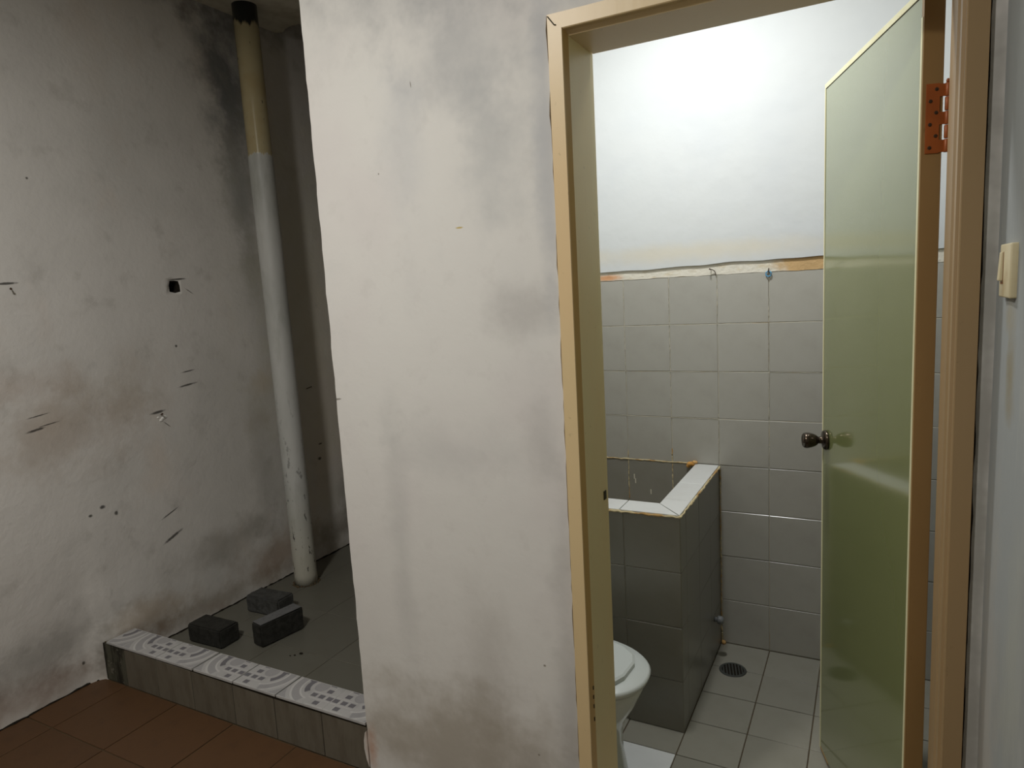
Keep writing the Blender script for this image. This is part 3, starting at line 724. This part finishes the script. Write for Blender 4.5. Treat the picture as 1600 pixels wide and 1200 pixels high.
# ------------------------------------------------------------------ toilet
to = empty('toilet', (-.30, -1.055, 0)); tag(to, 'white ceramic toilet with closed lid, partly hidden by the left jamb', 'toilet')
def oval(cx, a, b, z, n=48, pw=2.3, tip=1.0):
    P = []
    for i in range(n):
        t = 2*PI*i/n; c, s = math.cos(t), math.sin(t)
        x = abs(c)**(2/pw)*(1 if c > 0 else -1)*a; y = abs(s)**(2/pw)*(1 if s > 0 else -1)*b
        if x > 0: x *= tip
        P.append(Vector((cx+x, y, z)))
    return P
bm = bmesh.new()
add_rings(bm, [oval(-.02, .235, .135, 0.0), oval(-.02, .235, .134, .02), oval(-.02, .232, .130, .07), oval(-.02, .220, .122, .14), oval(-.012, .210, .116, .19), oval(-.002, .206, .116, .235), oval(.012, .205, .125, .27),
               oval(.026, .222, .142, .32), oval(.034, .234, .157, .365), oval(.038, .240, .165, .392), oval(.038, .238, .164, .400), oval(.038, .20, .125, .400), oval(.03, .15, .09, .34)])
obj('bowl', bm, M_PORC, to, True)
bm = bmesh.new()
add_rings(bm, [oval(.038, .238, .165, .401, pw=2.2), oval(.038, .250, .176, .404, pw=2.2), oval(.038, .253, .179, .414, pw=2.2), oval(.038, .246, .172, .422, pw=2.2), oval(.038, .17, .115, .423, pw=2.2)], True, True)
se = obj('seat', bm, M_SEAT, to, True)
bm = bmesh.new()
lid = [(.238, .035), (.232, -.045), (.205, -.105), (.15, -.132), (-.15, -.14), (-.15, .14), (.13, .132), (.185, .11), (.225, .075)]
A = [Vector((x, y, .424)) for x, y in lid]; Bq = [Vector((x, y, .436)) for x, y in lid]; Cq = [Vector((x*.965+.002, y*.95, .441)) for x, y in lid]
add_rings(bm, [A, Bq, Cq]); bmesh.ops.recalc_face_normals(bm, faces=bm.faces)
obj('lid', bm, M_SEAT, to)
bm = bmesh.new(); add_box(bm, -.37, -.20, -.19, .19, .38, .74, .02); obj('cistern', bm, M_PORC, to, True)
bm = bmesh.new(); add_box(bm, -.372, -.19, -.20, .20, .74, .775, .012); obj('cistern_lid', bm, M_PORC, to, True)
bm = bmesh.new(); add_box(bm, -.30, -.10, -.09, .09, 0, .39, .03); obj('pedestal', bm, M_PORC, to, True)
bm = bmesh.new(); add_lathe(bm, [(.02, .775), (.02, .782), (.012, .785)], Matrix.Translation((-.28, 0, 0)), 20); obj('flush_button', bm, M_PVC, to, True)

# ------------------------------------------------------------------ nails, hook, chips
bm = bmesh.new(); add_tube(bm, [(-.012, 0, 0), (-.010, -.026, .004), (-.012, -.030, .0045)], [.0016, .0016, .0034], 8)
n1 = obj('nail', bm, M_NAIL); n1.location = (-.012, .006, 1.620); tag(n1, 'dark bent nail in the mortar band above the grey tiles', 'nail')
bm = bmesh.new(); add_tube(bm, [(-.016, -.024, .004), (-.006, -.020, .003), (.004, -.014, -.004), (.008, -.012, -.014), (.010, -.012, -.022)], .0016, 8)
obj('wire', bm, M_NAIL, n1)
hk = empty('wall_hook', (.200, -.001, 1.598)); tag(hk, 'small blue plastic ring hook on a nail above the grey tiles', 'hook')
bm = bmesh.new(); P = [(.010*math.sin(t), -.006, -.006+.010*math.cos(t)) for t in [2*PI*i/20 for i in range(21)]]; add_tube(bm, P, .0024, 8); obj('ring', bm, M_BLUE, hk, True)
bm = bmesh.new(); add_tube(bm, [(0, .004, .018), (0, -.010, .010), (0, -.012, .002)], [.0016, .0016, .0032], 8); obj('nail', bm, M_NAIL, hk)
def wall_nail(y, z, d, label, r=.0022):
    x = XL + left_dx(y, z)
    bm = bmesh.new(); add_tube(bm, [(-.006, 0, 0), d, tuple(1.06*v for v in d)], [r, r, r*1.9], 8)
    o = obj('nail', bm, M_NAIL); o.location = (x, y, z); tag(o, label, 'nail')
    return o
wall_nail(-.198, 1.115, (.026, .012, .012), 'lone rusty nail in the wall right of the drain pipe')
wall_nail(-1.555, 1.685, (.020, -.012, -.004), 'rusty nail in the left wall near the left edge of the photo')
a = wall_nail(-1.052, 1.135, (.016, -.006, .006), 'nail amid chipped white plaster below the hole in the left wall')
bm = bmesh.new()
x = XL + left_dx(-1.052, 1.135)
for p in [(.016, -.012, 0.010), (-.004, -.022, .010), (.006, -.014, .012), (-.016, -.008, .007)]:
    bmesh.ops.create_icosphere(bm, subdivisions=1, radius=p[2], matrix=Matrix.Translation((.0, p[0], p[1])) @ Matrix.Diagonal((.35, 1, .7, 1)))
t = Mt('fresh_plaster', .9, .1).base((236, 234, 228)); M_FP = t.done()
ch = obj('plaster_chip', bm, M_FP, a)
# rubble crumbs on the niche floor
bm = bmesh.new()
for p in [(-1.47, -1.02, .007), (-1.485, -1.04, .004), (-1.50, -1.05, .003)]:
    bmesh.ops.create_icosphere(bm, subdivisions=1, radius=p[2], matrix=Matrix.Translation((p[0], p[1], ZN+.002)) @ Matrix.Diagonal((1.4, 1, .5, 1)))
cr = obj('debris', bm, M_HOLE); tag(cr, 'dark crumbs on the niche floor right of the paving blocks', 'debris', None, 'stuff')
